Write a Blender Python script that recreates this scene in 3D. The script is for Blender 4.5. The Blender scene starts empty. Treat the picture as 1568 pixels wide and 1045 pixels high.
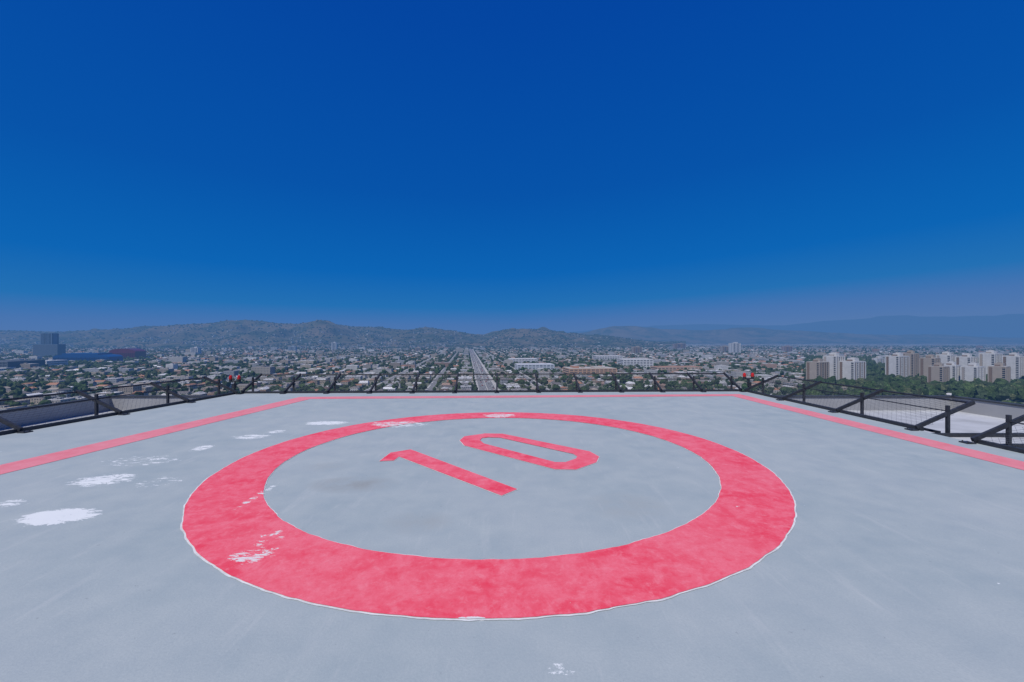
import bpy, bmesh, math, random
import numpy as np
from mathutils import Vector, noise, Matrix
random.seed(7); rng=np.random.default_rng(11)
scene=bpy.context.scene
H=1.9            # eye height above the helipad deck (m)
G=-75.0          # street level
F=645.0; CX=784.0; CY=521.0
def P(a,b,z=0.0):
    """survey: bearing/depression -> deck plan position"""
    return ((a-CX)/(b-CY)*H, F*H/(b-CY), z)

# ------------------------------------------------------------ node helpers
def new_mat(name):
    m=bpy.data.materials.new(name); m.use_nodes=True
    nt=m.node_tree; nt.nodes.clear()
    out=nt.nodes.new('ShaderNodeOutputMaterial')
    return m,nt,out
def N(nt,t,**kw):
    n=nt.nodes.new(t)
    for k,v in kw.items():
        setattr(n,k,v)
    return n
def setin(nt,sock,v):
    if isinstance(v,bpy.types.NodeSocket): nt.links.new(v,sock)
    else:
        if sock.type=='RGBA' and len(v)==3: v=(*v,1)
        sock.default_value=v
def M(nt,op,a,b=0.0,c=None,clamp=False):
    n=N(nt,'ShaderNodeMath',operation=op); n.use_clamp=clamp
    setin(nt,n.inputs[0],a); setin(nt,n.inputs[1],b)
    if c is not None: setin(nt,n.inputs[2],c)
    return n.outputs[0]
def MIX(nt,f,a,b,bt='MIX'):
    n=N(nt,'ShaderNodeMix',data_type='RGBA',blend_type=bt)
    setin(nt,n.inputs[0],f); setin(nt,n.inputs[6],a); setin(nt,n.inputs[7],b)
    return n.outputs[2]
def RNG(nt,v,a,b,c=0.0,d=1.0,smooth=False):
    n=N(nt,'ShaderNodeMapRange')
    if smooth: n.interpolation_type='SMOOTHSTEP'
    setin(nt,n.inputs[0],v)
    for i,x in enumerate((a,b,c,d)): n.inputs[i+1].default_value=x
    return n.outputs[0]
def NOISE(nt,vec,scale,detail=4,rough=.55,dist=0.0):
    n=N(nt,'ShaderNodeTexNoise'); nt.links.new(vec,n.inputs['Vector'])
    n.inputs['Scale'].default_value=scale; n.inputs['Detail'].default_value=detail
    n.inputs['Roughness'].default_value=rough; n.inputs['Distortion'].default_value=dist
    return n.outputs['Fac']
def POS(nt): return N(nt,'ShaderNodeNewGeometry').outputs['Position']
def BSDF(nt,col,rough=.8,spec=.3,normal=None,metal=0.0):
    b=N(nt,'ShaderNodeBsdfPrincipled')
    setin(nt,b.inputs['Base Color'],col); setin(nt,b.inputs['Roughness'],rough)
    b.inputs['Specular IOR Level'].default_value=spec; b.inputs['Metallic'].default_value=metal
    if normal is not None: nt.links.new(normal,b.inputs['Normal'])
    return b.outputs[0]
def BUMP(nt,h,strength,dist):
    n=N(nt,'ShaderNodeBump'); nt.links.new(h,n.inputs['Height'])
    n.inputs['Strength'].default_value=strength; n.inputs['Distance'].default_value=dist
    return n.outputs[0]
HAZE=(.066,.168,.385)  # glow colour of the painted air haze
def hazed(nt,sh,L=6600.):  # painted haze: bluish emission blended into the surface, growing with distance from origin
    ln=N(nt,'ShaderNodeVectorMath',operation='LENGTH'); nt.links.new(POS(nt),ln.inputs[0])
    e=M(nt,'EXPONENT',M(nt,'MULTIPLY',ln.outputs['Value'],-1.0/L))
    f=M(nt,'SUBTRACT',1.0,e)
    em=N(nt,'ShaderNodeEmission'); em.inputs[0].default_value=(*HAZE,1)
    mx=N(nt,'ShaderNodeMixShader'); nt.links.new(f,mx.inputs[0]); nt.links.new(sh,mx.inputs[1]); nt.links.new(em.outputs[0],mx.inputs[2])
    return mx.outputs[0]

# ------------------------------------------------------------ deck wear mask
WEAR=[(90,791,66,16,1.35),(160,735,56,13,1.02),(310,686,18,6,1.0),(385,669,34,5,.98),(500,648,40,4,1.15),
 (245,738,44,14,.66),(14,772,38,12,.74),(215,706,80,12,.70),(425,661,18,4,.9),(765,637,32,4,1.0),
 (610,650,60,6,.92),(388,852,42,17,.93),(398,758,9,28,.80),(416,825,30,24,.64),(860,1026,40,14,.60),(1135,1038,14,10,.68),
 (722,949,30,4,.95),(1060,806,18,8,.62)]
def wear_mask(nt):
    p=POS(nt)
    total=None
    for a,b,rx,ry,s in WEAR:
        x,y,_=P(a,b); RX=rx/(b-CY)*H; RY=ry*y/(b-CY)
        vs=N(nt,'ShaderNodeVectorMath',operation='MULTIPLY_ADD'); nt.links.new(p,vs.inputs[0])
        vs.inputs[1].default_value=(1/RX,1/RY,0); vs.inputs[2].default_value=(-x/RX,-y/RY,0)
        vd=N(nt,'ShaderNodeVectorMath',operation='DOT_PRODUCT'); nt.links.new(vs.outputs[0],vd.inputs[0]); nt.links.new(vs.outputs[0],vd.inputs[1])
        m=M(nt,'MULTIPLY',M(nt,'SUBTRACT',1.25,vd.outputs['Value'],clamp=True),s)
        total=m if total is None else M(nt,'MAXIMUM',total,m)
    mp=N(nt,'ShaderNodeMapping'); nt.links.new(p,mp.inputs[0]); mp.inputs['Rotation'].default_value=(0,0,-.9); mp.inputs['Scale'].default_value=(1,2.6,1)
    n1=NOISE(nt,mp.outputs[0],5.0,9,.78,.5)
    v=M(nt,'ADD',M(nt,'MULTIPLY',total,.28),n1)
    w=RNG(nt,v,.735,.76)
    n2=NOISE(nt,p,8.0,5,.75); n3=NOISE(nt,p,.5,2)
    chips=RNG(nt,M(nt,'ADD',n2,M(nt,'MULTIPLY',n3,.25)),.845,.86)
    return M(nt,'MAXIMUM',w,chips,clamp=True),p

def deck_material():
    m,nt,out=new_mat('grey_deck_coating')
    w,p=wear_mask(nt)
    big=NOISE(nt,p,.35,4,.6); mid=NOISE(nt,p,2.2,6,.65); fine=NOISE(nt,p,60,3,.7)
    c=MIX(nt,RNG(nt,big,.35,.65),(.315,.380,.395),(.375,.425,.435))
    c=MIX(nt,RNG(nt,mid,.35,.7,0,.55),c,(.43,.475,.475))
    c=MIX(nt,RNG(nt,fine,.3,.75,0,.45),c,(.26,.31,.335))
    mp=N(nt,'ShaderNodeMapping'); nt.links.new(p,mp.inputs[0]); mp.inputs['Scale'].default_value=(1,.14,1); mp.inputs['Rotation'].default_value=(0,0,.5)
    st=NOISE(nt,mp.outputs[0],4.5,6,.75)
    c=MIX(nt,RNG(nt,st,.56,.72,0,.28),c,(.52,.54,.53))
    # fine scratches
    mp2=N(nt,'ShaderNodeMapping'); nt.links.new(p,mp2.inputs[0]); mp2.inputs['Scale'].default_value=(1,.06,1); mp2.inputs['Rotation'].default_value=(0,0,-1.1)
    s2=NOISE(nt,mp2.outputs[0],26,3,.8)
    c=MIX(nt,RNG(nt,s2,.70,.74,0,.35),c,(.58,.60,.60))
    for a,b,rx,ry,s in [(540,742,75,14,.8),(640,800,60,20,.4),(960,775,70,25,.35),(500,715,40,8,.3)]:
        x,y,_=P(a,b); RX=rx/(b-CY)*H; RY=ry*y/(b-CY)
        vs=N(nt,'ShaderNodeVectorMath',operation='MULTIPLY_ADD'); nt.links.new(p,vs.inputs[0])
        vs.inputs[1].default_value=(1/RX,1/RY,0); vs.inputs[2].default_value=(-x/RX,-y/RY,0)
        vd=N(nt,'ShaderNodeVectorMath',operation='DOT_PRODUCT'); nt.links.new(vs.outputs[0],vd.inputs[0]); nt.links.new(vs.outputs[0],vd.inputs[1])
        f=M(nt,'MULTIPLY',M(nt,'MULTIPLY',M(nt,'SUBTRACT',1.0,vd.outputs['Value'],clamp=True),s),RNG(nt,mid,.35,.65))
        c=MIX(nt,f,c,(.25,.265,.26))
    sp=NOISE(nt,p,14,3,.8)
    c=MIX(nt,RNG(nt,sp,.67,.72,0,.5),c,(.2,.23,.25))
    c=MIX(nt,w,c,(.70,.73,.73))
    b=BUMP(nt,fine,.3,.005)
    s=BSDF(nt,c,RNG(nt,mid,.3,.7,.55,.8),.35,b)
    nt.links.new(s,out.inputs[0]); return m
def red_material(name,worn=0.0):
    m,nt,out=new_mat(name)
    w,p=wear_mask(nt)
    a=NOISE(nt,p,3.6,9,.75,.4); b_=NOISE(nt,p,.8,3,.5); fine=NOISE(nt,p,55,3,.7); md=NOISE(nt,p,9,6,.75,.3)
    c=MIX(nt,RNG(nt,a,.40,.58),(.79,.050,.090),(.85,.15,.20))
    c=MIX(nt,RNG(nt,b_,.4,.65,0,.55),c,(.83,.19,.24))
    c=MIX(nt,RNG(nt,md,.52,.64,0,.55),c,(.86,.24,.29))
    c=MIX(nt,RNG(nt,md,.44,.34,0,.6),c,(.78,.045,.085))
    c=MIX(nt,RNG(nt,a,.62,.70,0,.4),c,(.80,.32,.36))
    c=MIX(nt,RNG(nt,fine,.4,.75,0,.35),c,(.7,.06,.09))
    if worn: c=MIX(nt,worn,c,(.62,.36,.38))
    c=MIX(nt,w,c,(.70,.68,.67))
    s=BSDF(nt,c,.6,.3,BUMP(nt,fine,.3,.005)); nt.links.new(s,out.inputs[0]); return m
def plain(name,col,rough=.7,spec=.3,var=.25,scale=4.,metal=0.,haze=False):
    m,nt,out=new_mat(name); p=POS(nt)
    f=NOISE(nt,p,scale,5,.6)
    c=MIX(nt,RNG(nt,f,.3,.7),tuple(x*(1-var) for x in col),tuple(min(1,x*(1+var)) for x in col))
    s=BSDF(nt,c,rough,spec,None,metal)
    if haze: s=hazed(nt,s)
    nt.links.new(s,out.inputs[0]); return m

deckM=deck_material(); redM=red_material('red_marking_paint'); redL=red_material('faded_red_line_paint',.45)
whiteM=plain('white_edge_paint',(.62,.64,.64),.7,.3,.2,8)
steelM=plain('dark_painted_steel',(.03,.034,.043),.5,.4,.35,12)
wireM=plain('net_wire',(.10,.11,.125),.5,.4,.2,12,.3)
roofM=plain('pale_roof_membrane',(.42,.44,.46),.8,.2,.18,.8)
parapetM=plain('dark_parapet_metal',(.05,.058,.07),.6,.3,.2,3)
facadeM=plain('tower_facade_concrete',(.34,.345,.35),.8,.2,.1,.5)

def obj_from_bm(name,bm,mats,parent=None,smooth=False):
    me=bpy.data.meshes.new(name); bm.normal_update(); bm.to_mesh(me); bm.free()
    for m in (mats if isinstance(mats,list) else [mats]): me.materials.append(m)
    o=bpy.data.objects.new(name,me); scene.collection.objects.link(o)
    if parent: o.parent=parent
    if smooth:
        for f in me.polygons: f.use_smooth=True
    return o
def poly(bm,pts):
    vs=[bm.verts.new(p) for p in pts]; f=bm.faces.new(vs); f.normal_update()
    if f.normal.z<0: f.normal_flip()
    return f
def prism(bm,pts2,z0,z1,mi=0):
    n=len(pts2); lo=[bm.verts.new((x,y,z0)) for x,y in pts2]; hi=[bm.verts.new((x,y,z1)) for x,y in pts2]
    fs=[bm.faces.new(hi),bm.faces.new(lo[::-1])]
    for i in range(n): fs.append(bm.faces.new((lo[i],lo[(i+1)%n],hi[(i+1)%n],hi[i])))
    for f in fs: f.material_index=mi
    return fs
def bar(bm,a,b,w,h=None,mi=0,sides=4):
    a=Vector(a); b=Vector(b); h=h or w; d=(b-a)
    if d.length<1e-6: return
    d.normalize(); up=Vector((0,0,1)) if abs(d.z)<.9 else Vector((0,1,0))
    s=d.cross(up).normalized(); u=s.cross(d).normalized()
    ring=[]
    for P0 in (a,b):
        if sides==4: offs=[(-.5,-.5),(.5,-.5),(.5,.5),(-.5,.5)]
        else: offs=[(.5*math.cos(2*math.pi*i/sides),.5*math.sin(2*math.pi*i/sides)) for i in range(sides)]
        ring.append([bm.verts.new(P0+s*(x*w)+u*(y*h)) for x,y in offs])
    n=len(ring[0])
    for i in range(n):
        f=bm.faces.new((ring[0][i],ring[0][(i+1)%n],ring[1][(i+1)%n],ring[1][i])); f.material_index=mi
    for r in (ring[0][::-1],ring[1]):
        f=bm.faces.new(r); f.material_index=mi

# ------------------------------------------------------------ helipad
pad=bpy.data.objects.new('rooftop_helipad',None); scene.collection.objects.link(pad)
A=(-5.10*H,7.87*H); B=(4.52*H,8.20*H); C=(4.47*H,-3.5*H); D=(-5.92*H,-3.5*H)
bm=bmesh.new(); prism(bm,[D,C,B,A],-.30,0)
obj_from_bm('deck_slab',bm,deckM,pad)
cx,cy=-.132*H,3.655*H; RO,RI=2.148*H,1.742*H
def annulus(name,r0,r1,z,mat,wob=0.0,seg=600):
    bm=bmesh.new(); a=[];b=[]
    for i in range(seg):
        t=2*math.pi*i/seg; c,s=math.cos(t),math.sin(t)
        w0=wob*(noise.noise((c*14,s*14,r0))+.6*noise.noise((c*45,s*45,r0))); w1=wob*(noise.noise((c*14,s*14,r1+5))+.6*noise.noise((c*45,s*45,r1+5)))
        a.append(bm.verts.new((cx+(r0+w0)*c,cy+(r0+w0)*s,z))); b.append(bm.verts.new((cx+(r1+w1)*c,cy+(r1+w1)*s,z)))
    for i in range(seg):
        j=(i+1)%seg; bm.faces.new((a[i],b[i],b[j],a[j]))
    obj_from_bm(name,bm,mat,pad)
annulus('white_ring_edging',RI-.010,RO+.015,.004,whiteM,.018)
annulus('red_touchdown_ring',RI,RO,.008,redM,.012)
def sheet(name,loops,z,mat):
    bm=bmesh.new()
    for l in loops: poly(bm,[(x,y,z) for x,y in l])
    return obj_from_bm(name,bm,mat,pad)
px=lambda a,b: P(a,b)[:2]
def grow(pts,d):
    n=len(pts); out=[]
    area=sum(pts[i][0]*pts[(i+1)%n][1]-pts[(i+1)%n][0]*pts[i][1] for i in range(n)); sg=1 if area>0 else -1
    for i in range(n):
        p0=Vector(pts[i-1]);p1=Vector(pts[i]);p2=Vector(pts[(i+1)%n])
        e1=(p1-p0).normalized(); e2=(p2-p1).normalized()
        n1=Vector((e1.y,-e1.x))*sg; n2=Vector((e2.y,-e2.x))*sg
        m=(n1+n2); m=m/ max(.35,m.dot(n1)) 
        q=p1+m*d; out.append((q.x,q.y))
    return out
one_=[px(*q) for q in [(581,707),(598,694),(629,689),(792,750),(768,760),(611,700),(603,706)]]
sheet('digit_one_white_edge',[grow(one_,.010)],.004,whiteM)
sheet('digit_one',[one_],.008,redM)
zo=[px(*q) for q in [(704,675),(711,669),(743,664.5),(770,665),(903,692),(917.5,700),(913,709),(882,720),(850,719.5),(711,683)]]
zi=[px(*q) for q in [(735,675),(738,671.5),(748,670.5),(766,671),(878,696),(884,700),(882,703),(866,708.5),(850,708.5),(741,680)]]
n=len(zo)
sheet('digit_zero',[[zo[i],zo[(i+1)%n],zi[(i+1)%n],zi[i]] for i in range(n)],.008,redM)
zo2=grow(zo,.010)
sheet('digit_zero_white_edge',[[zo2[i],zo2[(i+1)%n],zi[(i+1)%n],zi[i]] for i in range(n)],.004,whiteM)
W=.30*H
Lf=(-3.72*H,7.40*H); Rf=(4.20*H,7.78*H)
def ln(y): return -4.08*H+(y-3.36*H)*(.37/3.95)
sheet('perimeter_line',[
 [(ln(-3.4*H),-3.4*H),(ln(-3.4*H)+W,-3.4*H),(Lf[0]+W,Lf[1]-W*.9),(Lf[0],Lf[1])],
 [(Lf[0],Lf[1]),(Lf[0]+W,Lf[1]-W*.9),(Rf[0]-W*.9,Rf[1]-W*.9),(Rf[0],Rf[1])],
 [(Rf[0],Rf[1]),(Rf[0]-W*.9,Rf[1]-W*.9),(Rf[0]-W*.95,-3.4*H),(Rf[0]+.0,-3.4*H)]],.004,redL)

# ------------------------------------------------------------ safety net fences
def net(name,p0,p1,outdir,spacing,reach=1.15,rise=.57):
    p0=Vector((*p0,0));p1=Vector((*p1,0)); o=Vector((*outdir,0)).normalized()
    bm=bmesh.new(); d=p1-p0; L=d.length; d.normalize()
    Z=Vector((0,0,1))
    bar(bm,p0+Z*.03+o*.05,p1+Z*.03+o*.05,.08,.08)
    bar(bm,p0+o*.42+Z*-.04,p1+o*.42+Z*-.04,.05,.05)
    bar(bm,p0+o*reach+Z*rise,p1+o*reach+Z*rise,.045,.045,0,8)
    bar(bm,p0+o*.62+Z*.40,p1+o*.62+Z*.40,.025,.025,0,6)
    n=max(1,round(L/spacing))
    for i in range(n+1):
        q=p0+d*(L*i/n)
        q=q-d*(.03 if i==n else 0)+d*(.03 if i==0 else 0)
        bar(bm,q-o*.05+Z*.06,q+o*(reach+.02)+Z*(rise+.02),.05,.078)
        bar(bm,q+o*.62+Z*-.12,q+o*.62+Z*(.52),.055,.055)
        bar(bm,q+o*0+Z*-.10,q+o*.66+Z*-.10,.05,.06)
        bar(bm,q-o*.14-d*.08+Z*.012,q-o*.14+d*.08+Z*.012,.16,.024)
        for sx_ in (-.05,.05): bar(bm,q-o*.18+d*sx_+Z*.02,q-o*.18+d*sx_+Z*.045,.022,.022,0,6)
    cell=.12; S=reach
    def pt(u,v): return p0+d*u+o*(.1+(reach-.1)*v)+Z*(.05+(rise-.05)*v-.05*math.sin(math.pi*v))
    u=-S
    while u<L:
        for sgn in (1,-1):
            us,ue=(u,u+S) if sgn==1 else (u+S,u)
            prev=None
            for k in range(6):
                v=k/5; uu=us+(ue-us)*v
                cur=pt(uu,v) if 0<=uu<=L else None
                if prev is not None and cur is not None: bar(bm,prev,cur,.0045,.0045,1,3)
                prev=cur
        u+=cell
    return obj_from_bm(name,bm,[steelM,wireM])
def onL(y): return (-5.10*H-(7.87*H-y)*(.82/11.37),y)
net('safety_net_fence',onL(-3*H),onL(7.80*H),(-1,.07),2.03)
net('safety_net_fence',(A[0]+.1,A[1]),(B[0]-.1,B[1]),(-.03,1),1.49)
net('safety_net_fence',(4.51*H,4.66*H),(4.52*H,8.15*H),(1,0),2.03)
net('safety_net_fence',(4.48*H,-3*H),(4.49*H,4.10*H),(1,0),2.03)

bm=bmesh.new(); prism(bm,[(4.5*H,4.14*H),(5.7*H,4.14*H),(5.7*H,4.62*H),(4.5*H,4.62*H)],-.32,-.12)
for y in (4.14*H,4.62*H):
    bar(bm,(4.56*H,y,-.08),(5.7*H,y,-.08),.05,.08,1)
obj_from_bm('access_landing',bm,[roofM,steelM])

def red_glass():
    m,nt,out=new_mat('red_lamp_glass')
    nt.links.new(BSDF(nt,(.5,.02,.015),.2,.5),out.inputs[0]); return m
rg=red_glass()
def obstruction_light(x,y,z):
    bm=bmesh.new()
    bar(bm,(x,y,-.1),(x,y,z),.05,.05,0,8)
    bar(bm,(x-.2,y,z),(x+.2,y,z),.05,.05,0,8)
    bar(bm,(x-.05,y-.05,.25),(x+.05,y-.05,.25),.12,.16,0)
    for s in (-.15,.15):
        bar(bm,(x+s,y,z),(x+s,y,z+.07),.11,.11,0,12)
        prof=[(.055,.07),(.06,.11),(.055,.16),(.038,.20),(.012,.215)]
        rings=[[bm.verts.new((x+s+r*math.cos(2*math.pi*i/14),y+r*math.sin(2*math.pi*i/14),z+zz)) for i in range(14)] for r,zz in prof]
        for a,b in zip(rings,rings[1:]):
            for i in range(14):
                f=bm.faces.new((a[i],a[(i+1)%14],b[(i+1)%14],b[i])); f.material_index=1
        f=bm.faces.new(rings[-1]); f.material_index=1
    obj_from_bm('obstruction_light',bm,[steelM,rg])
obstruction_light(-5.25*H,7.98*H,.42)
obstruction_light(4.66*H,8.30*H,.46)

# host building with lower roof
bm=bmesh.new()
x0,x1,y0,y1=-21.,23.,-22.,22.
RZ=-1.75
prism(bm,[(x0,y0),(x1,y0),(x1,y1),(x0,y1)],G,RZ,0)
for f in bm.faces:
    if all(v.co.z>-2 for v in f.verts): f.material_index=1
for (a,b) in [((x0,y0),(x1,y0)),((x1,y0),(x1,y1)),((x1,y1),(x0,y1)),((x0,y1),(x0,y0))]:
    bar(bm,(a[0],a[1],-1.42),(b[0],b[1],-1.42),.3,.66,0)
    bar(bm,(a[0],a[1],-1.05),(b[0],b[1],-1.05),.36,.08,2)
prism(bm,[(D[0]+1,D[1]+1),(C[0]-1,C[1]+1),(B[0]-1,B[1]-1.2),(A[0]+1,A[1]-1.2)],RZ+.001,-.301,0)
for z in range(-74,-3,4):
    prism(bm,[(x0+1,y1+.03),(x1-1,y1+.03),(x1-1,y1+.08),(x0+1,y1+.08)],z+1,z+2.8,2)
# roof walk pads and pipes seen through the net
for sx_ in (-1,1):
    xx_=15.5*sx_
    bar(bm,(xx_,-10,RZ+.10),(xx_,19,RZ+.10),.10,.10,2,8)
    bar(bm,(xx_+.25*sx_,-10,RZ+.10),(xx_+.25*sx_,19,RZ+.10),.07,.07,0,8)
    for k in range(10): bar(bm,(xx_-.2,-8+k*2.8,RZ+.03),(xx_+.4,-8+k*2.8,RZ+.03),.12,.06,0)
obj_from_bm('office_tower_roof',bm,[facadeM,roofM,parapetM])

# ------------------------------------------------------------ bulk mesh builder
class Bulk:
    def __init__(s): s.v=[];s.l=[];s.t=[];s.c=[];s.n=0
    def add(s,V,faces,C):
        K,nv,_=V.shape; base=s.n+np.arange(K)*nv
        flat=np.concatenate([np.array(f) for f in faces]); tot=np.array([len(f) for f in faces])
        s.v.append(V.reshape(-1,3)); s.l.append((base[:,None]+flat[None,:]).ravel()); s.t.append(np.tile(tot,K))
        s.c.append(np.repeat(C.reshape(-1,3),np.tile(tot,K),axis=0)); s.n+=K*nv
    def build(s,name,mat,smooth=False):
        v=np.concatenate(s.v).astype(np.float32);l=np.concatenate(s.l).astype(np.int32);t=np.concatenate(s.t).astype(np.int32);c=np.concatenate(s.c)
        me=bpy.data.meshes.new(name); me.vertices.add(len(v)); me.vertices.foreach_set('co',v.ravel())
        me.loops.add(len(l)); me.loops.foreach_set('vertex_index',l)
        me.polygons.add(len(t)); st=np.concatenate([[0],np.cumsum(t)[:-1]]).astype(np.int32)
        me.polygons.foreach_set('loop_start',st); me.polygons.foreach_set('loop_total',t)
        me.polygons.foreach_set('use_smooth',np.full(len(t),smooth))
        me.update(calc_edges=True)
        a=me.color_attributes.new('Col','FLOAT_COLOR','CORNER')
        a.data.foreach_set('color',np.concatenate([c,np.ones((len(c),1))],1).astype(np.float32).ravel())
        me.materials.append(mat)
        o=bpy.data.objects.new(name,me); scene.collection.objects.link(o); return o
BOXF=[(0,1,5,4),(1,2,6,5),(2,3,7,6),(3,0,4,7),(4,5,6,7)]
def boxes(bulk,x,y,z0,z1,w,d,ang,wall,roof):
    K=len(x); sx=np.array([-.5,.5,.5,-.5]); sy=np.array([-.5,-.5,.5,.5])
    lx=sx[None]*w[:,None]; ly=sy[None]*d[:,None]; c=np.cos(ang)[:,None]; s=np.sin(ang)[:,None]
    X=x[:,None]+lx*c-ly*s; Y=y[:,None]+lx*s+ly*c
    V=np.zeros((K,8,3)); V[:,:4,0]=X;V[:,4:,0]=X;V[:,:4,1]=Y;V[:,4:,1]=Y;V[:,:4,2]=np.asarray(z0)[:,None];V[:,4:,2]=np.asarray(z1)[:,None]
    C=np.zeros((K,5,3)); C[:,:4]=wall[:,None];C[:,4]=roof
    bulk.add(V,BOXF,C)
def gables(bulk,x,y,z0,z1,zr,w,d,ang,wall,roof):
    K=len(x); sx=np.array([-.5,.5,.5,-.5,-.5,.5,.5,-.5,-.42,.42]); sy=np.array([-.5,-.5,.5,.5,-.5,-.5,.5,.5,0,0])
    lx=sx[None]*w[:,None]; ly=sy[None]*d[:,None]; c=np.cos(ang)[:,None]; s=np.sin(ang)[:,None]
    V=np.zeros((K,10,3)); V[:,:,0]=x[:,None]+lx*c-ly*s; V[:,:,1]=y[:,None]+lx*s+ly*c
    V[:,:4,2]=z0[:,None];V[:,4:8,2]=z1[:,None];V[:,8:,2]=zr[:,None]
    f=[(0,1,5,4),(1,2,6,5),(2,3,7,6),(3,0,4,7),(4,5,9,8),(6,7,8,9),(5,6,9),(7,4,8)]
    C=np.zeros((K,8,3)); C[:,:4]=wall[:,None]; C[:,4:]=roof[:,None]
    bulk.add(V,f,C)

def city_mat(name,windows=True):
    m,nt,out=new_mat(name)
    at=N(nt,'ShaderNodeAttribute',attribute_name='Col'); c=at.outputs['Color']; p=POS(nt)
    c=MIX(nt,RNG(nt,NOISE(nt,p,.25,3),.3,.7,0,.25),c,(.2,.2,.19))
    if windows:
        g=N(nt,'ShaderNodeNewGeometry'); s1=N(nt,'ShaderNodeSeparateXYZ'); nt.links.new(g.outputs['Normal'],s1.inputs[0])
        s2=N(nt,'ShaderNodeSeparateXYZ'); nt.links.new(p,s2.inputs[0])
        zz=M(nt,'FRACT',M(nt,'MULTIPLY',M(nt,'ADD',s2.outputs[2],75),1/3.3))
        hh=M(nt,'FRACT',M(nt,'MULTIPLY',M(nt,'ADD',M(nt,'MULTIPLY',s2.outputs[0],1.1),M(nt,'MULTIPLY',s2.outputs[1],.9)),1/3.4))
        wv=M(nt,'MULTIPLY',M(nt,'GREATER_THAN',zz,.45),M(nt,'GREATER_THAN',hh,.5))
        wv=M(nt,'MULTIPLY',wv,M(nt,'LESS_THAN',M(nt,'ABSOLUTE',s1.outputs[2]),.1))
        c=MIX(nt,M(nt,'MULTIPLY',wv,.8),c,(.05,.07,.09))
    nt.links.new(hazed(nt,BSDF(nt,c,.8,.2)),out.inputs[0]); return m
cityM=city_mat('stucco_and_roofs'); towerM=city_mat('apartment_cladding',False)  # wall and roof colours come from the Col attribute
def foliage_mat():
    m,nt,out=new_mat('tree_foliage')
    at=N(nt,'ShaderNodeAttribute',attribute_name='Col'); p=POS(nt)
    f=NOISE(nt,p,.7,3,.7)
    c=MIX(nt,RNG(nt,f,.40,.62),at.outputs['Color'],(.022,.034,.016),'MIX')
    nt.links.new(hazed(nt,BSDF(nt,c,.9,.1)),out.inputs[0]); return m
folM=foliage_mat()
def terrain_mat(name,hill):
    m,nt,out=new_mat(name); p=POS(nt)
    a=NOISE(nt,p,.012 if not hill else .006,8,.72); b=NOISE(nt,p,.05,4,.7); d=NOISE(nt,p,.0016,4,.6)
    if hill:
        c=MIX(nt,RNG(nt,a,.42,.58),(.035,.055,.028),(.15,.125,.08))
        c=MIX(nt,RNG(nt,b,.4,.6,0,.7),c,(.045,.06,.035))
        c=MIX(nt,RNG(nt,d,.47,.6,0,.55),c,(.20,.15,.10))
    else:
        c=MIX(nt,RNG(nt,a,.40,.60),(.055,.08,.04),(.20,.20,.16))
        c=MIX(nt,RNG(nt,b,.52,.60),c,(.10,.12,.08))
        v=N(nt,'ShaderNodeTexVoronoi'); nt.links.new(p,v.inputs[0]); v.inputs['Scale'].default_value=.028
        sv=N(nt,'ShaderNodeSeparateXYZ'); nt.links.new(v.outputs['Color'],sv.inputs[0])
        c=MIX(nt,RNG(nt,sv.outputs[0],.80,.83,0,.8),c,(.40,.38,.34))
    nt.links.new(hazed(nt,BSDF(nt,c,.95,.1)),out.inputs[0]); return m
groundM=terrain_mat('city_ground',False); hillM=terrain_mat('chaparral_hillside',True)

bm=bmesh.new(); bmesh.ops.create_circle(bm,cap_ends=True,segments=96,radius=60000)
for v in bm.verts: v.co.z=G
obj_from_bm('ground',bm,groundM)

# ------------------------------------------------------------ hills
def interp(pts,x):
    return float(np.interp(x,[p[0] for p in pts],[p[1] for p in pts]))
def hills(name,prof,Y0,Yc,Y1,a0,a1,na,nr,rough,sc):
    bm=bmesh.new(); grid=[]; tab=np.zeros((na,nr,3))
    for j in range(nr):
        t=j/(nr-1); Y=Y0+(Y1-Y0)*t; row=[]
        for i in range(na):
            a=a0+(a1-a0)*i/(na-1); X=(a-CX)/F*Y
            crest=Yc*(1+.10*noise.noise((a*.006,3.1,0)))
            top=(CY-interp(prof,a))/F*crest+H-G
            u=(Y-Y0)/(crest-Y0) if Y<crest else 1-(Y-crest)/(Y1*1.0-crest)
            u=max(0,min(1,u)); s=u*u*(3-2*u) if Y>=crest else (u**1.35)
            r=noise.fractal(Vector((X*sc,Y*sc,1.7)),1.0,2.1,7)
            rr=1-abs(noise.noise((X*sc*1.8,Y*sc*.7,9.)))*2
            k=min(1,(1-abs(2*u-1))*1.6+.12)
            z=top*s*(1+rough*(.55*r*k+.45*(rr-.5)*k))
            z=max(z,0)+ (r*6 if u>.98 else 0)
            row.append(bm.verts.new((X,Y,G-2+z))); tab[i,j]=(X,Y,G-2+z)
        grid.append(row)
    for j in range(nr-1):
        for i in range(na-1): bm.faces.new((grid[j][i],grid[j][i+1],grid[j+1][i+1],grid[j+1][i]))
    obj_from_bm(name,bm,hillM,smooth=True); return tab
profA=[(-300,512),(0,508),(60,508),(100,507),(170,504),(250,500),(320,497),(350,492),(375,490),(420,494),(455,497),(488,492),(520,497),(560,501),(620,505),(690,506),(715,510),(740,513),(770,506),(800,503),(850,507),(890,511),(940,517),(1000,523),(1900,530)]
profB=[(600,520),(700,514),(860,514),(900,508),(940,501),(980,500),(1030,505),(1060,507),(1110,505),(1150,501),(1200,506),(1260,509),(1330,512),(1400,513),(1500,516),(1568,518),(1900,519)]
profC=[(500,516),(850,510),(1000,499),(1080,496),(1200,499),(1260,492),(1330,487),(1390,482),(1440,485),(1500,484),(1568,481),(1900,484)]
tabA=hills('hills',profA,3600,5300,7000,-300,1050,420,90,.8,.0022)
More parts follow.
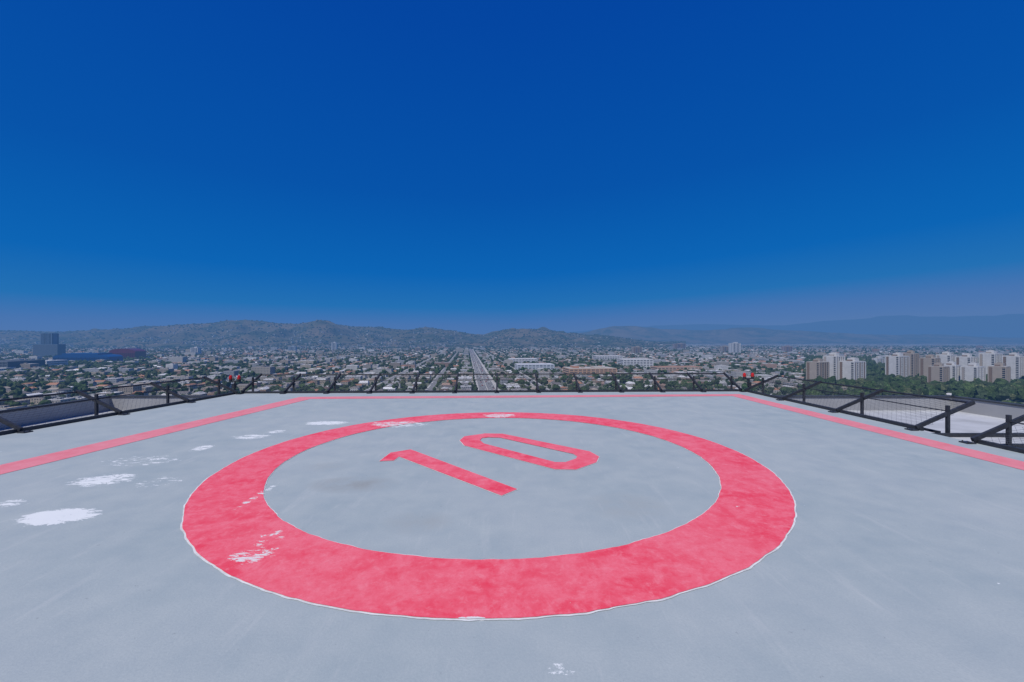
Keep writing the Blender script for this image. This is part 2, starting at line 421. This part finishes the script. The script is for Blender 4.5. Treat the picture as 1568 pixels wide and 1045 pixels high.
tabB=hills('hills',profB,7000,9000,12000,560,1900,420,70,.7,.0013)
hills('hills',profC,24000,30000,36000,500,1900,240,40,.4,.0003)
def on_hill(tab,n,j0,j1):
    i=rng.uniform(0,tab.shape[0]-1.01,n); j=rng.uniform(j0,j1,n); i0=i.astype(int); j0_=j.astype(int); fi=(i-i0)[:,None]; fj=(j-j0_)[:,None]
    return (tab[i0,j0_]*(1-fi)*(1-fj)+tab[i0+1,j0_]*fi*(1-fj)+tab[i0,j0_+1]*(1-fi)*fj+tab[i0+1,j0_+1]*fi*fj)

# ------------------------------------------------------------ city grid
TH=math.radians(6.1)
ux,uy=math.cos(TH),math.sin(TH); vx,vy=-math.sin(TH),math.cos(TH)
AV=88.0; CR=190.0; U0=31.8
def uv2xy(u,v): return u*ux+v*vx, u*uy+v*vy
bm=bmesh.new()
def strip(u0,u1,v0,v1,z,mi):
    f=poly(bm,[(*uv2xy(u0,v0),z),(*uv2xy(u1,v0),z),(*uv2xy(u1,v1),z),(*uv2xy(u0,v1),z)]); f.material_index=mi
for k in range(-70,71):
    u=U0+k*AV; big=(k%6==0) or k==-2; w=26 if k==0 else (17 if big else 10)
    strip(u-w/2-(7 if k==0 else 3),u+w/2+(7 if k==0 else 3),250,5200,G+.03,1); strip(u-w/2,u+w/2,250,5200,G+.08,0)
    if big:
        strip(u-.4,u+.4,250,5200,G+.10,2)
for k in range(2,28):
    v=60+k*CR; w=22 if k%4==0 else 10
    strip(-6100,6100,v-w/2,v+w/2,G+.12,0)
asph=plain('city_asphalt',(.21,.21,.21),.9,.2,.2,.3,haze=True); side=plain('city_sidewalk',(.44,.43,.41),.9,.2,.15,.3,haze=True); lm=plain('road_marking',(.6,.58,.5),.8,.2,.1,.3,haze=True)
obj_from_bm('city_streets',bm,[asph,side,lm])

U,V_=np.meshgrid(np.arange(-70,70),np.arange(2,28)); lots_u=[];lots_v=[];kind=[]
for side_ in (0,1):
    for j in range(8):
        u=U0+U.ravel()*AV+(AV*.29 if side_==0 else AV*.71); v=60+V_.ravel()*CR+20+j*21.5
        lots_u.append(u);lots_v.append(v)
        kind.append(((U.ravel()%6==0)&(side_==0))|((U.ravel()%6==5)&(side_==1))|((V_.ravel()%4==0)&(j==0))|((V_.ravel()%4==3)&(j==7)))
u=np.concatenate(lots_u);v=np.concatenate(lots_v);com=np.concatenate(kind)
blv=np.abs(u-U0)<40; u=np.where(blv,U0+np.sign(u-U0)*36,u)
x=u*ux+v*vx;y=u*uy+v*vy
RX=x/np.maximum(y,1)
park=(RX>.82)&(y<1500)
ok=(y>420)&(y<4900)&(np.abs(RX)<1.45)&~((y>3900)&(RX<.1))
# leafy pockets where houses disappear under trees
leaf=np.array([noise.noise((a_*.0022,b_*.0022,4.)) for a_,b_ in zip(x,y)])
ok&=~(park&(rng.random(len(x))<.75))&(rng.random(len(x))<np.where(leaf>.12,.60,.92))
reserved=[(.19,.36,880,1250),(-1.3,-.85,1150,2000),(.68,1.3,600,900),(-.02,.12,1000,1200)]
def free(x,y):
    r=np.ones(len(x),bool)
    for a,b,c,d in reserved: r&=~((x/y>a)&(x/y<b)&(y>c)&(y<d))
    r&=np.abs(x*ux+y*uy-U0)>45
    return r
fr=np.ones(len(x),bool)
for a,b,c,d in reserved: fr&=~((RX>a)&(RX<b)&(y>c)&(y<d))
ok&=fr|(rng.random(len(x))<.35)
x=x[ok]+rng.normal(0,2.,ok.sum());y=y[ok]+rng.normal(0,2.,ok.sum());com=com[ok];K=len(x)
walls=np.array([[.56,.54,.50],[.48,.44,.37],[.66,.65,.62],[.38,.32,.25],[.42,.27,.19],[.42,.43,.44],[.54,.46,.35]])
roofs=np.array([[.44,.44,.44],[.20,.18,.17],[.38,.18,.10],[.14,.13,.13],[.66,.66,.66],[.33,.28,.23],[.30,.20,.15]])
wc=walls[rng.integers(0,7,K)]*rng.uniform(.7,1.05,(K,1)); rc=roofs[rng.choice(7,K,p=[.16,.16,.20,.12,.12,.14,.10])]*rng.uniform(.75,1.15,(K,1))
bulk=Bulk(); ang=TH+rng.choice([0,math.pi/2],K)+rng.normal(0,.04,K)
h=~com; n=h.sum()
hh=rng.uniform(3.2,7.5,n); z0=np.full(n,G)
gables(bulk,x[h],y[h],z0,z0+hh,z0+hh+rng.uniform(1.4,3.0,n),rng.uniform(11,20,n),rng.uniform(8,14,n),ang[h],wc[h],rc[h])
n=com.sum(); cc=com; hh=rng.uniform(5,11,n)*np.where(rng.random(n)<.04,rng.uniform(1.3,2.2,n),1.)
wcc=walls[rng.choice([0,1,2,3,5,6],n)]*rng.uniform(.75,1.1,(n,1)); rcc=roofs[rng.choice([0,4,5,1],n)]
w=rng.uniform(14,28,n); d=rng.uniform(14,19,n)
boxes(bulk,x[cc],y[cc],np.full(n,G),G+hh,w,d,np.full(n,TH),wcc,rcc)
boxes(bulk,x[cc],y[cc],G+hh-.1,G+hh+1.8,w*.25,d*.3,np.full(n,TH),wcc*.8,rcc*.8)
n=620; yy=rng.uniform(850,4600,n); xx=yy*rng.uniform(-1.3,1.3,n); hh=8+rng.gamma(1.4,3.6,n); hh=np.clip(hh,8,30)
o2=free(xx,yy)&~((xx/yy>.8)&(yy<1500)); xx,yy,hh=xx[o2],yy[o2],hh[o2]; n=len(xx)
wcc=walls[rng.choice([0,1,2,2,3,4,5,6],n)]*rng.uniform(.8,1.15,(n,1)); boxes(bulk,xx,yy,np.full(n,G),G+hh,rng.uniform(16,48,n),rng.uniform(14,24,n),np.full(n,TH),wcc,roofs[rng.choice([0,4,1],n)])
boxes(bulk,xx,yy,G+hh-.1,G+hh+2.2,np.full(n,6.),np.full(n,5.),np.full(n,TH),wcc*.8,wcc*.8)
n=7000; yy=rng.uniform(4700,8700,n); xx=yy*rng.uniform(-.05,1.5,n); hh=rng.uniform(5,14,n)
boxes(bulk,xx,yy,np.full(n,G),G+hh,rng.uniform(15,45,n),rng.uniform(12,30,n),np.full(n,TH),walls[rng.integers(0,7,n)],roofs[rng.integers(0,7,n)])
bulk.build('distant_city_houses',cityM)
# houses clustered on the hill slopes
sel=on_hill(tabA,9000,3,52)
cl=np.array([noise.noise((s[0]*.0035,s[1]*.0035,2.)) for s in sel])
keep=(cl>.0)&(rng.random(len(sel))<np.clip(1.05-(sel[:,2]-G)/330,.10,1))&(sel[:,2]>G+3)&~((sel[:,0]/sel[:,1]>-.12)&(rng.random(len(sel))<.75))
sel=sel[keep]; n=len(sel); hb=Bulk()
boxes(hb,sel[:,0],sel[:,1],sel[:,2]-6,sel[:,2]+rng.uniform(3,9,n),rng.uniform(9,28,n),rng.uniform(9,16,n),rng.uniform(0,3,n),walls[rng.integers(0,7,n)]*rng.uniform(.6,1.15,(n,1)),roofs[rng.integers(0,7,n)]*.8)
hb.build('hillside_houses',cityM)

# ------------------------------------------------------------ trees (one canopy mass)
def ico(sub):
    b=bmesh.new(); bmesh.ops.create_icosphere(b,subdivisions=sub,radius=1); b.verts.index_update()
    V=np.array([v.co[:] for v in b.verts]); Fc=[tuple(v.index for v in f.verts) for f in b.faces]; b.free(); return V,Fc
tb=Bulk()
def trees(bulk,x,y,zb,r,hgt,sub,sp=.22):
    V0,Fc=ico(sub); K=len(x)
    jit=1+rng.normal(0,sp,(K,len(V0),1)); V=V0[None]*jit*np.stack([r,r*rng.uniform(.8,1.2,K),hgt*.42],1)[:,None,:]
    V[:,:,0]+=x[:,None];V[:,:,1]+=y[:,None];V[:,:,2]+=(zb+hgt*.6)[:,None]
    base=np.array([[.055,.095,.032],[.07,.11,.038],[.04,.068,.028],[.10,.115,.055],[.06,.085,.045]])[rng.integers(0,5,K)]*rng.uniform(.75,1.3,(K,1))
    C=base[:,None,:]*rng.uniform(.65,1.35,(K,len(Fc),1))
    bulk.add(V,Fc,C)
def tree_field(n,y0,y1,r0,r1,sub,clump=1):
    yy=np.sqrt(rng.uniform(y0*y0,y1*y1,n)); xx=yy*rng.uniform(-1.45,1.45,n)
    rr=rng.uniform(r0,r1,n)
    lf=np.array([noise.noise((a_*.0022,b_*.0022,4.)) for a_,b_ in zip(xx,yy)])
    uu=xx*ux+yy*uy; m=np.abs(((uu-U0+AV/2)%AV)-AV/2); ok=(m>4+rr)&(rng.random(n)<np.where(lf>.08,1.,.55))
    ok&=(np.abs(uu-U0)>22)&(np.abs(uu-U0+2*AV)>9+rr); xx,yy,rr=xx[ok],yy[ok],rr[ok]; n=len(xx)
    hh=rr*rng.uniform(1.6,2.8,n)
    for c in range(clump):
        ox=rng.normal(0,.6,n)*rr*(c>0); oy=rng.normal(0,.6,n)*rr*(c>0); f=1 if c==0 else rng.uniform(.5,.8,n)
        trees(tb,xx+ox,yy+oy,np.full(n,G)+ (0 if c==0 else rr*.5),rr*f*np.ones(n),hh*f,sub)
tree_field(8000,420,1300,2.4,5.2,2,2)
tree_field(17000,1200,2600,2.4,5.6,1,2)
tree_field(26000,2500,4900,3.2,7,1)
n=2600; yy=rng.uniform(520,1700,n); xx=yy*rng.uniform(.70,1.4,n); rr=rng.uniform(3.5,8,n)
for c in range(3): trees(tb,xx+rng.normal(0,3,n),yy+rng.normal(0,3,n),np.full(n,G),rr*rng.uniform(.6,1,n),rr*rng.uniform(1.5,2.4,n),2)
ss=[]
for k in range(-40,41):
    for s in (-1,1):
        vv=np.arange(500,3200,18.)+rng.normal(0,3,150); off=19 if k==0 else (12 if (k%6==0 or k==-2) else 8)
        keep=rng.random(len(vv))<.6; ss.append(np.stack(uv2xy(U0+k*AV+s*off,vv[keep]),1))
ss=np.concatenate(ss); ss=ss[(np.abs(ss[:,0]/ss[:,1])<1.45)]
n=len(ss); rr=rng.uniform(1.8,3.5,n); trees(tb,ss[:,0],ss[:,1],np.full(n,G),rr,rr*rng.uniform(1.8,3,n),1)
s=on_hill(tabA,11000,0,52); cl=np.array([noise.noise((q[0]*.005,q[1]*.005,7.)) for q in s]); s=s[(cl>-.15)]; n=len(s); rr=rng.uniform(4,12,n)
trees(tb,s[:,0],s[:,1],s[:,2]-3,rr,rr*1.2,1)
tb.build('distant_tree_canopy',folM)

cb=Bulk(); n=620; vv=rng.uniform(450,3800,n); uu=U0+rng.choice([-10,-6.4,-3,3,6.4,10],n); cxx,cyy=uv2xy(uu,vv)
col=np.array([[.7,.7,.7],[.05,.05,.06],[.35,.36,.38],[.4,.03,.03],[.8,.8,.8]])[rng.integers(0,5,n)]
o=np.ones(n)
boxes(cb,cxx,cyy,G+.4*o,G+1.0*o,1.9*o,4.6*o,TH*o,col,col); boxes(cb,cxx,cyy,G+1.0*o,G+1.55*o,1.6*o,2.6*o,TH*o,col*.3,col)
cb.build('distant_traffic',towerM)

# ------------------------------------------------------------ individual buildings
def one(a): return np.array([float(a)])
def tower(name,a,Y,top_y,wpx,depth=18,rot=0,wall=(.68,.66,.62),panel=(.36,.26,.19),bays=5,pent=True,podium=None):
    X=(a-CX)/F*Y; w=wpx/F*Y; ht=(H-(top_y-CY)/F*Y)-G; ang=TH+rot
    b=Bulk(); c,s=math.cos(ang),math.sin(ang)
    wall=np.array(wall);panel=np.array(panel);gl=np.array([.07,.09,.12])
    def bx(lx,ly,z0,z1,ww,dd,col,rc=None):
        boxes(b,one(X+lx*c-ly*s),one(Y+lx*s+ly*c),one(G+z0),one(G+z1),one(ww),one(dd),one(ang),col[None],(col if rc is None else rc)[None])
    bx(0,0,0,ht-.5,w-1.6,depth-1.6,gl)
    fl=int(ht/3.1)
    for i in range(fl+1): bx(0,0,i*3.1,i*3.1+1.0,w,depth,wall*(.9 if i%2 else 1.0))
    for i in range(bays+1):
        lx=-w/2+w*i/bays; ww=1.2 if i not in (0,bays) else 2.6
        for sg in (-1,1): bx(lx*.985,sg*(depth/2-.1),0,ht,ww,1.2,wall)
        if i<bays and i%2==0:
            for sg in (-1,1): bx(lx+w/bays/2,sg*(depth/2-.35),0,ht-1,w/bays*.55,.9,panel)
    for sg in (-1,1):
        bx(sg*(w/2-.2),0,0,ht+.02,.9,depth*.55,wall*.97); bx(sg*(w/2-.25),depth*.38,0,ht-.03,.7,depth*.16,panel)
    bx(0,0,ht-.6,ht+1.1,w+.3,depth+.3,wall,np.array([.45,.45,.44]))
    if pent:
        bx(w*.08,0,ht+1,ht+5.5,w*.38,depth*.5,wall); bx(-w*.2,1,ht+1,ht+3.2,w*.16,depth*.3,panel); bx(w*.1,0,ht+5.4,ht+6.8,w*.16,depth*.25,wall*.8)
    if podium:
        pw,ph=podium; bx(0,0,0,ph,w*pw,depth*1.25,wall*.8)
        for i in range(int(ph/4)): bx(0,0,i*4+1.2,i*4+3,w*pw+.4,depth*1.25+.4,gl)
    b.build(name,towerM)
W1=(.62,.62,.61); T1=(.38,.33,.28); BR=(.20,.14,.105)
tower('apartment_tower',1252,690,555,22,20,.3,T1,BR,4)
tower('apartment_tower',1277,705,546,20,20,.3,W1,(.4,.36,.32),4)
tower('apartment_tower',1305,690,554,28,22,.3,W1,BR,5)
tower('apartment_tower',1374,760,546,24,20,.25,W1,BR,5)
tower('apartment_tower',1394,790,542,12,18,.25,T1,BR,3)
tower('apartment_tower',1424,740,549,16,20,.35,T1,BR,4)
tower('apartment_tower',1449,800,544,20,20,.35,W1,T1,5)
tower('apartment_tower',1437,660,562,18,18,.3,T1,BR,4)
tower('apartment_tower',1456,670,560,16,18,.3,W1,BR,4)
tower('apartment_tower',1480,780,547,20,20,.3,W1,BR,5)
tower('apartment_tower',1490,650,562,24,18,.3,W1,(.35,.32,.3),5)
tower('apartment_tower',1517,770,542,24,20,.3,W1,T1,5)
tower('apartment_tower',1530,640,562,20,18,.4,T1,BR,4)
tower('apartment_tower',1552,740,546,18,20,.3,W1,BR,4)
tower('apartment_tower',1345,1250,549,12,18,.2,W1,T1,3)
tower('apartment_tower',1590,700,543,24,20,.3,W1,T1,5)
tower('office_building',76,1900,511,14,36,.1,(.12,.20,.31),(.05,.10,.18),4,False,(2.2,58))
tower('office_building',512,3000,525,7,25,0,W1,(.3,.33,.36),3)
tower('office_building',448,2700,531,10,25,0,(.36,.42,.48),(.2,.25,.3),3)
tower('office_building',1125,2300,526,14,28,0,W1,(.5,.5,.5),5)
tower('office_building',1110,2500,531,12,28,0,T1,BR,4)
tower('office_building',640,2600,533,8,25,0,T1,BR,3)
tower('office_building',975,2300,532,14,25,0,T1,BR,4)
tower('office_building',1205,2500,531,12,28,0,(.35,.27,.27),BR,4)
tower('office_building',300,2100,533,10,28,0,W1,(.3,.32,.35),4)
tower('office_building',1040,3200,527,18,30,0,(.36,.28,.27),BR,4)
tower('office_building',205,2400,532,12,28,0,(.30,.32,.36),BR,4)
def low_block(name,a,Y,base_h,wpx,depth,wall,roof,floors=3,extras=()):
    X=(a-CX)/F*Y; w=wpx/F*Y; b=Bulk(); ang=TH; c,s=math.cos(ang),math.sin(ang); wall=np.array(wall);roof=np.array(roof);gl=np.array([.07,.09,.12])
    def bx(lx,ly,z0,z1,ww,dd,col,rc): boxes(b,one(X+lx*c-ly*s),one(Y+lx*s+ly*c),one(G+z0),one(G+z1),one(ww),one(dd),one(ang),np.array(col)[None],np.array(rc)[None])
    fh=base_h/floors
    bx(0,0,0,base_h-.3,w-1.4,depth-1.4,gl,gl)
    for i in range(floors+1): bx(0,0,max(0,i*fh-fh*.3),i*fh+fh*.25,w,depth,wall,roof)
    nb=max(3,int(w/9))
    for i in range(nb+1):
        for sg in (-1,1): bx((-w/2+w*i/nb)*.992,sg*(depth/2-.2),0,base_h+.3,2.2,1.,wall,wall)
    for i in range(4): bx(w*(-.35+.22*i),depth*.1,base_h+.1,base_h+2.6,w*.06,depth*.2,wall*.8,roof*.8)
    for (lx,ly,h,ww,dd,col) in extras: bx(lx*w,ly*depth,0,h,ww*w,dd*depth,col,roof)
    b.build(name,towerM)
low_block('stucco_shopping_center',902,900,17,72,60,(.54,.34,.21),(.45,.42,.38),4,[(-.3,.1,22,.12,.5,(.5,.22,.12)),(.2,.1,20,.2,.5,(.55,.5,.4))])
low_block('white_office_block',972,1180,23,46,50,(.68,.68,.67),(.6,.6,.6),5)
low_block('white_office_block',818,1080,15,56,50,(.58,.62,.66),(.6,.6,.62),4)
low_block('white_office_block',800,1350,17,42,50,(.66,.67,.68),(.6,.6,.6),4)
low_block('white_office_block',930,1500,20,40,50,W1,(.6,.6,.6),4)
low_block('terracotta_civic_building',1035,1020,12,70,40,(.5,.38,.28),(.38,.19,.12),3)
low_block('white_office_block',60,1150,20,50,60,W1,(.55,.55,.55),4)
low_block('dark_glass_hall',10,1050,24,56,90,(.08,.10,.13),(.12,.14,.17),4)
def glass_hall(name,a,Y,wpx,ht,depth,col,wedge):
    X=(a-CX)/F*Y; w=wpx/F*Y; bm=bmesh.new()
    if wedge: prof=[(-.5,0),(.5,0),(.5,.72),(.40,.86),(.22,.97),(0,1.0),(-.30,.95),(-.5,.80)]
    else: prof=[(-.5,0),(.5,0),(.5,.62),(.44,.80),(.30,.84),(.30,1.0),(-.34,1.0),(-.34,.84),(-.46,.80),(-.5,.62)]
    fr=[bm.verts.new((x_*w,-depth/2,z_*ht)) for x_,z_ in prof]; bk=[bm.verts.new((x_*w,depth/2,z_*ht)) for x_,z_ in prof]
    bm.faces.new(fr); bm.faces.new(bk[::-1])
    for i in range(len(fr)): bm.faces.new((fr[i],bk[i],bk[(i+1)%len(fr)],fr[(i+1)%len(fr)]))
    for i in range(1,6): bar(bm,(-w*.49,-depth/2-.2,ht*.62*i/6),(w*.49,-depth/2-.2,ht*.62*i/6),1.0,.9,1)
    for i in range(13): bar(bm,(w*(-.48+.96*i/12),-depth/2-.25,0),(w*(-.48+.96*i/12),-depth/2-.25,ht*.6),.7,.5,1)
    bmesh.ops.recalc_face_normals(bm,faces=bm.faces[:])
    bmesh.ops.rotate(bm,cent=(0,0,0),matrix=Matrix.Rotation(TH,3,'Z'),verts=bm.verts[:])
    bmesh.ops.translate(bm,vec=(X,Y,G),verts=bm.verts[:])
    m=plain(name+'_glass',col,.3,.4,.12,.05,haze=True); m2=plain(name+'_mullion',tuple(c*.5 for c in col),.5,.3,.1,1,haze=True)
    obj_from_bm(name,bm,[m,m2])
glass_hall('blue_glass_hall',136,1450,76,32,60,(.006,.06,.21),False)
glass_hall('red_glass_hall',196,1750,36,42,60,(.11,.012,.035),True)

# ------------------------------------------------------------ world
wd=bpy.data.worlds.new('World'); scene.world=wd; wd.use_nodes=True; nt=wd.node_tree; nt.nodes.clear()
out=N(nt,'ShaderNodeOutputWorld')
SE,SR=math.radians(58),math.radians(215)
sky=N(nt,'ShaderNodeTexSky',sky_type='NISHITA'); sky.sun_disc=False; sky.sun_elevation=SE; sky.sun_rotation=SR; sky.air_density=1; sky.dust_density=.3; sky.ozone_density=4
tc=N(nt,'ShaderNodeTexCoord'); sep=N(nt,'ShaderNodeSeparateXYZ'); nt.links.new(tc.outputs['Generated'],sep.inputs[0])
zz=M(nt,'SUBTRACT',sep.outputs[2],M(nt,'MULTIPLY',M(nt,'MAXIMUM',sep.outputs[0],0.0),.06))
cr=N(nt,'ShaderNodeValToRGB'); nt.links.new(M(nt,'MAXIMUM',zz,0.0),cr.inputs[0])
st=[(0,(.080,.182,.42)),(.035,(.058,.170,.435)),(.075,(.012,.158,.455)),(.15,(.0,.125,.46)),(.32,(.0,.086,.40)),(.6,(.0,.060,.36)),(1,(.0,.045,.32))]
e=cr.color_ramp.elements
e[0].position=0; e[0].color=(*st[0][1],1); e[1].position=1; e[1].color=(*st[-1][1],1)
for p_,c_ in st[1:-1]:
    q=e.new(p_); q.color=(*c_,1)
b1=N(nt,'ShaderNodeBackground'); nt.links.new(cr.outputs[0],b1.inputs[0]); b1.inputs[1].default_value=1.0
b2=N(nt,'ShaderNodeBackground'); nt.links.new(sky.outputs[0],b2.inputs[0]); b2.inputs[1].default_value=.08
mx=N(nt,'ShaderNodeMixShader'); mx.inputs[0].default_value=.02; nt.links.new(b1.outputs[0],mx.inputs[1]); nt.links.new(b2.outputs[0],mx.inputs[2])
nt.links.new(mx.outputs[0],out.inputs[0])
sun=bpy.data.lights.new('sun','SUN'); sun.energy=3.75; sun.angle=math.radians(.5); sun.color=(1,.955,.89)
so=bpy.data.objects.new('sun',sun); scene.collection.objects.link(so)
dirv=Vector((math.sin(SR)*math.cos(SE),math.cos(SR)*math.cos(SE),math.sin(SE)))
so.rotation_euler=dirv.to_track_quat('Z','Y').to_euler()

cam=bpy.data.cameras.new('camera'); cam.sensor_width=36; cam.lens=F/1568*36; cam.clip_start=.05; cam.clip_end=120000
cam.shift_y=(CY-522.5)/1568
co=bpy.data.objects.new('camera',cam); scene.collection.objects.link(co); co.location=(0,0,H); co.rotation_euler=(math.radians(90),0,0)
scene.camera=co
scene.view_settings.view_transform='Standard'
scene.view_settings.look='None'; scene.view_settings.exposure=0
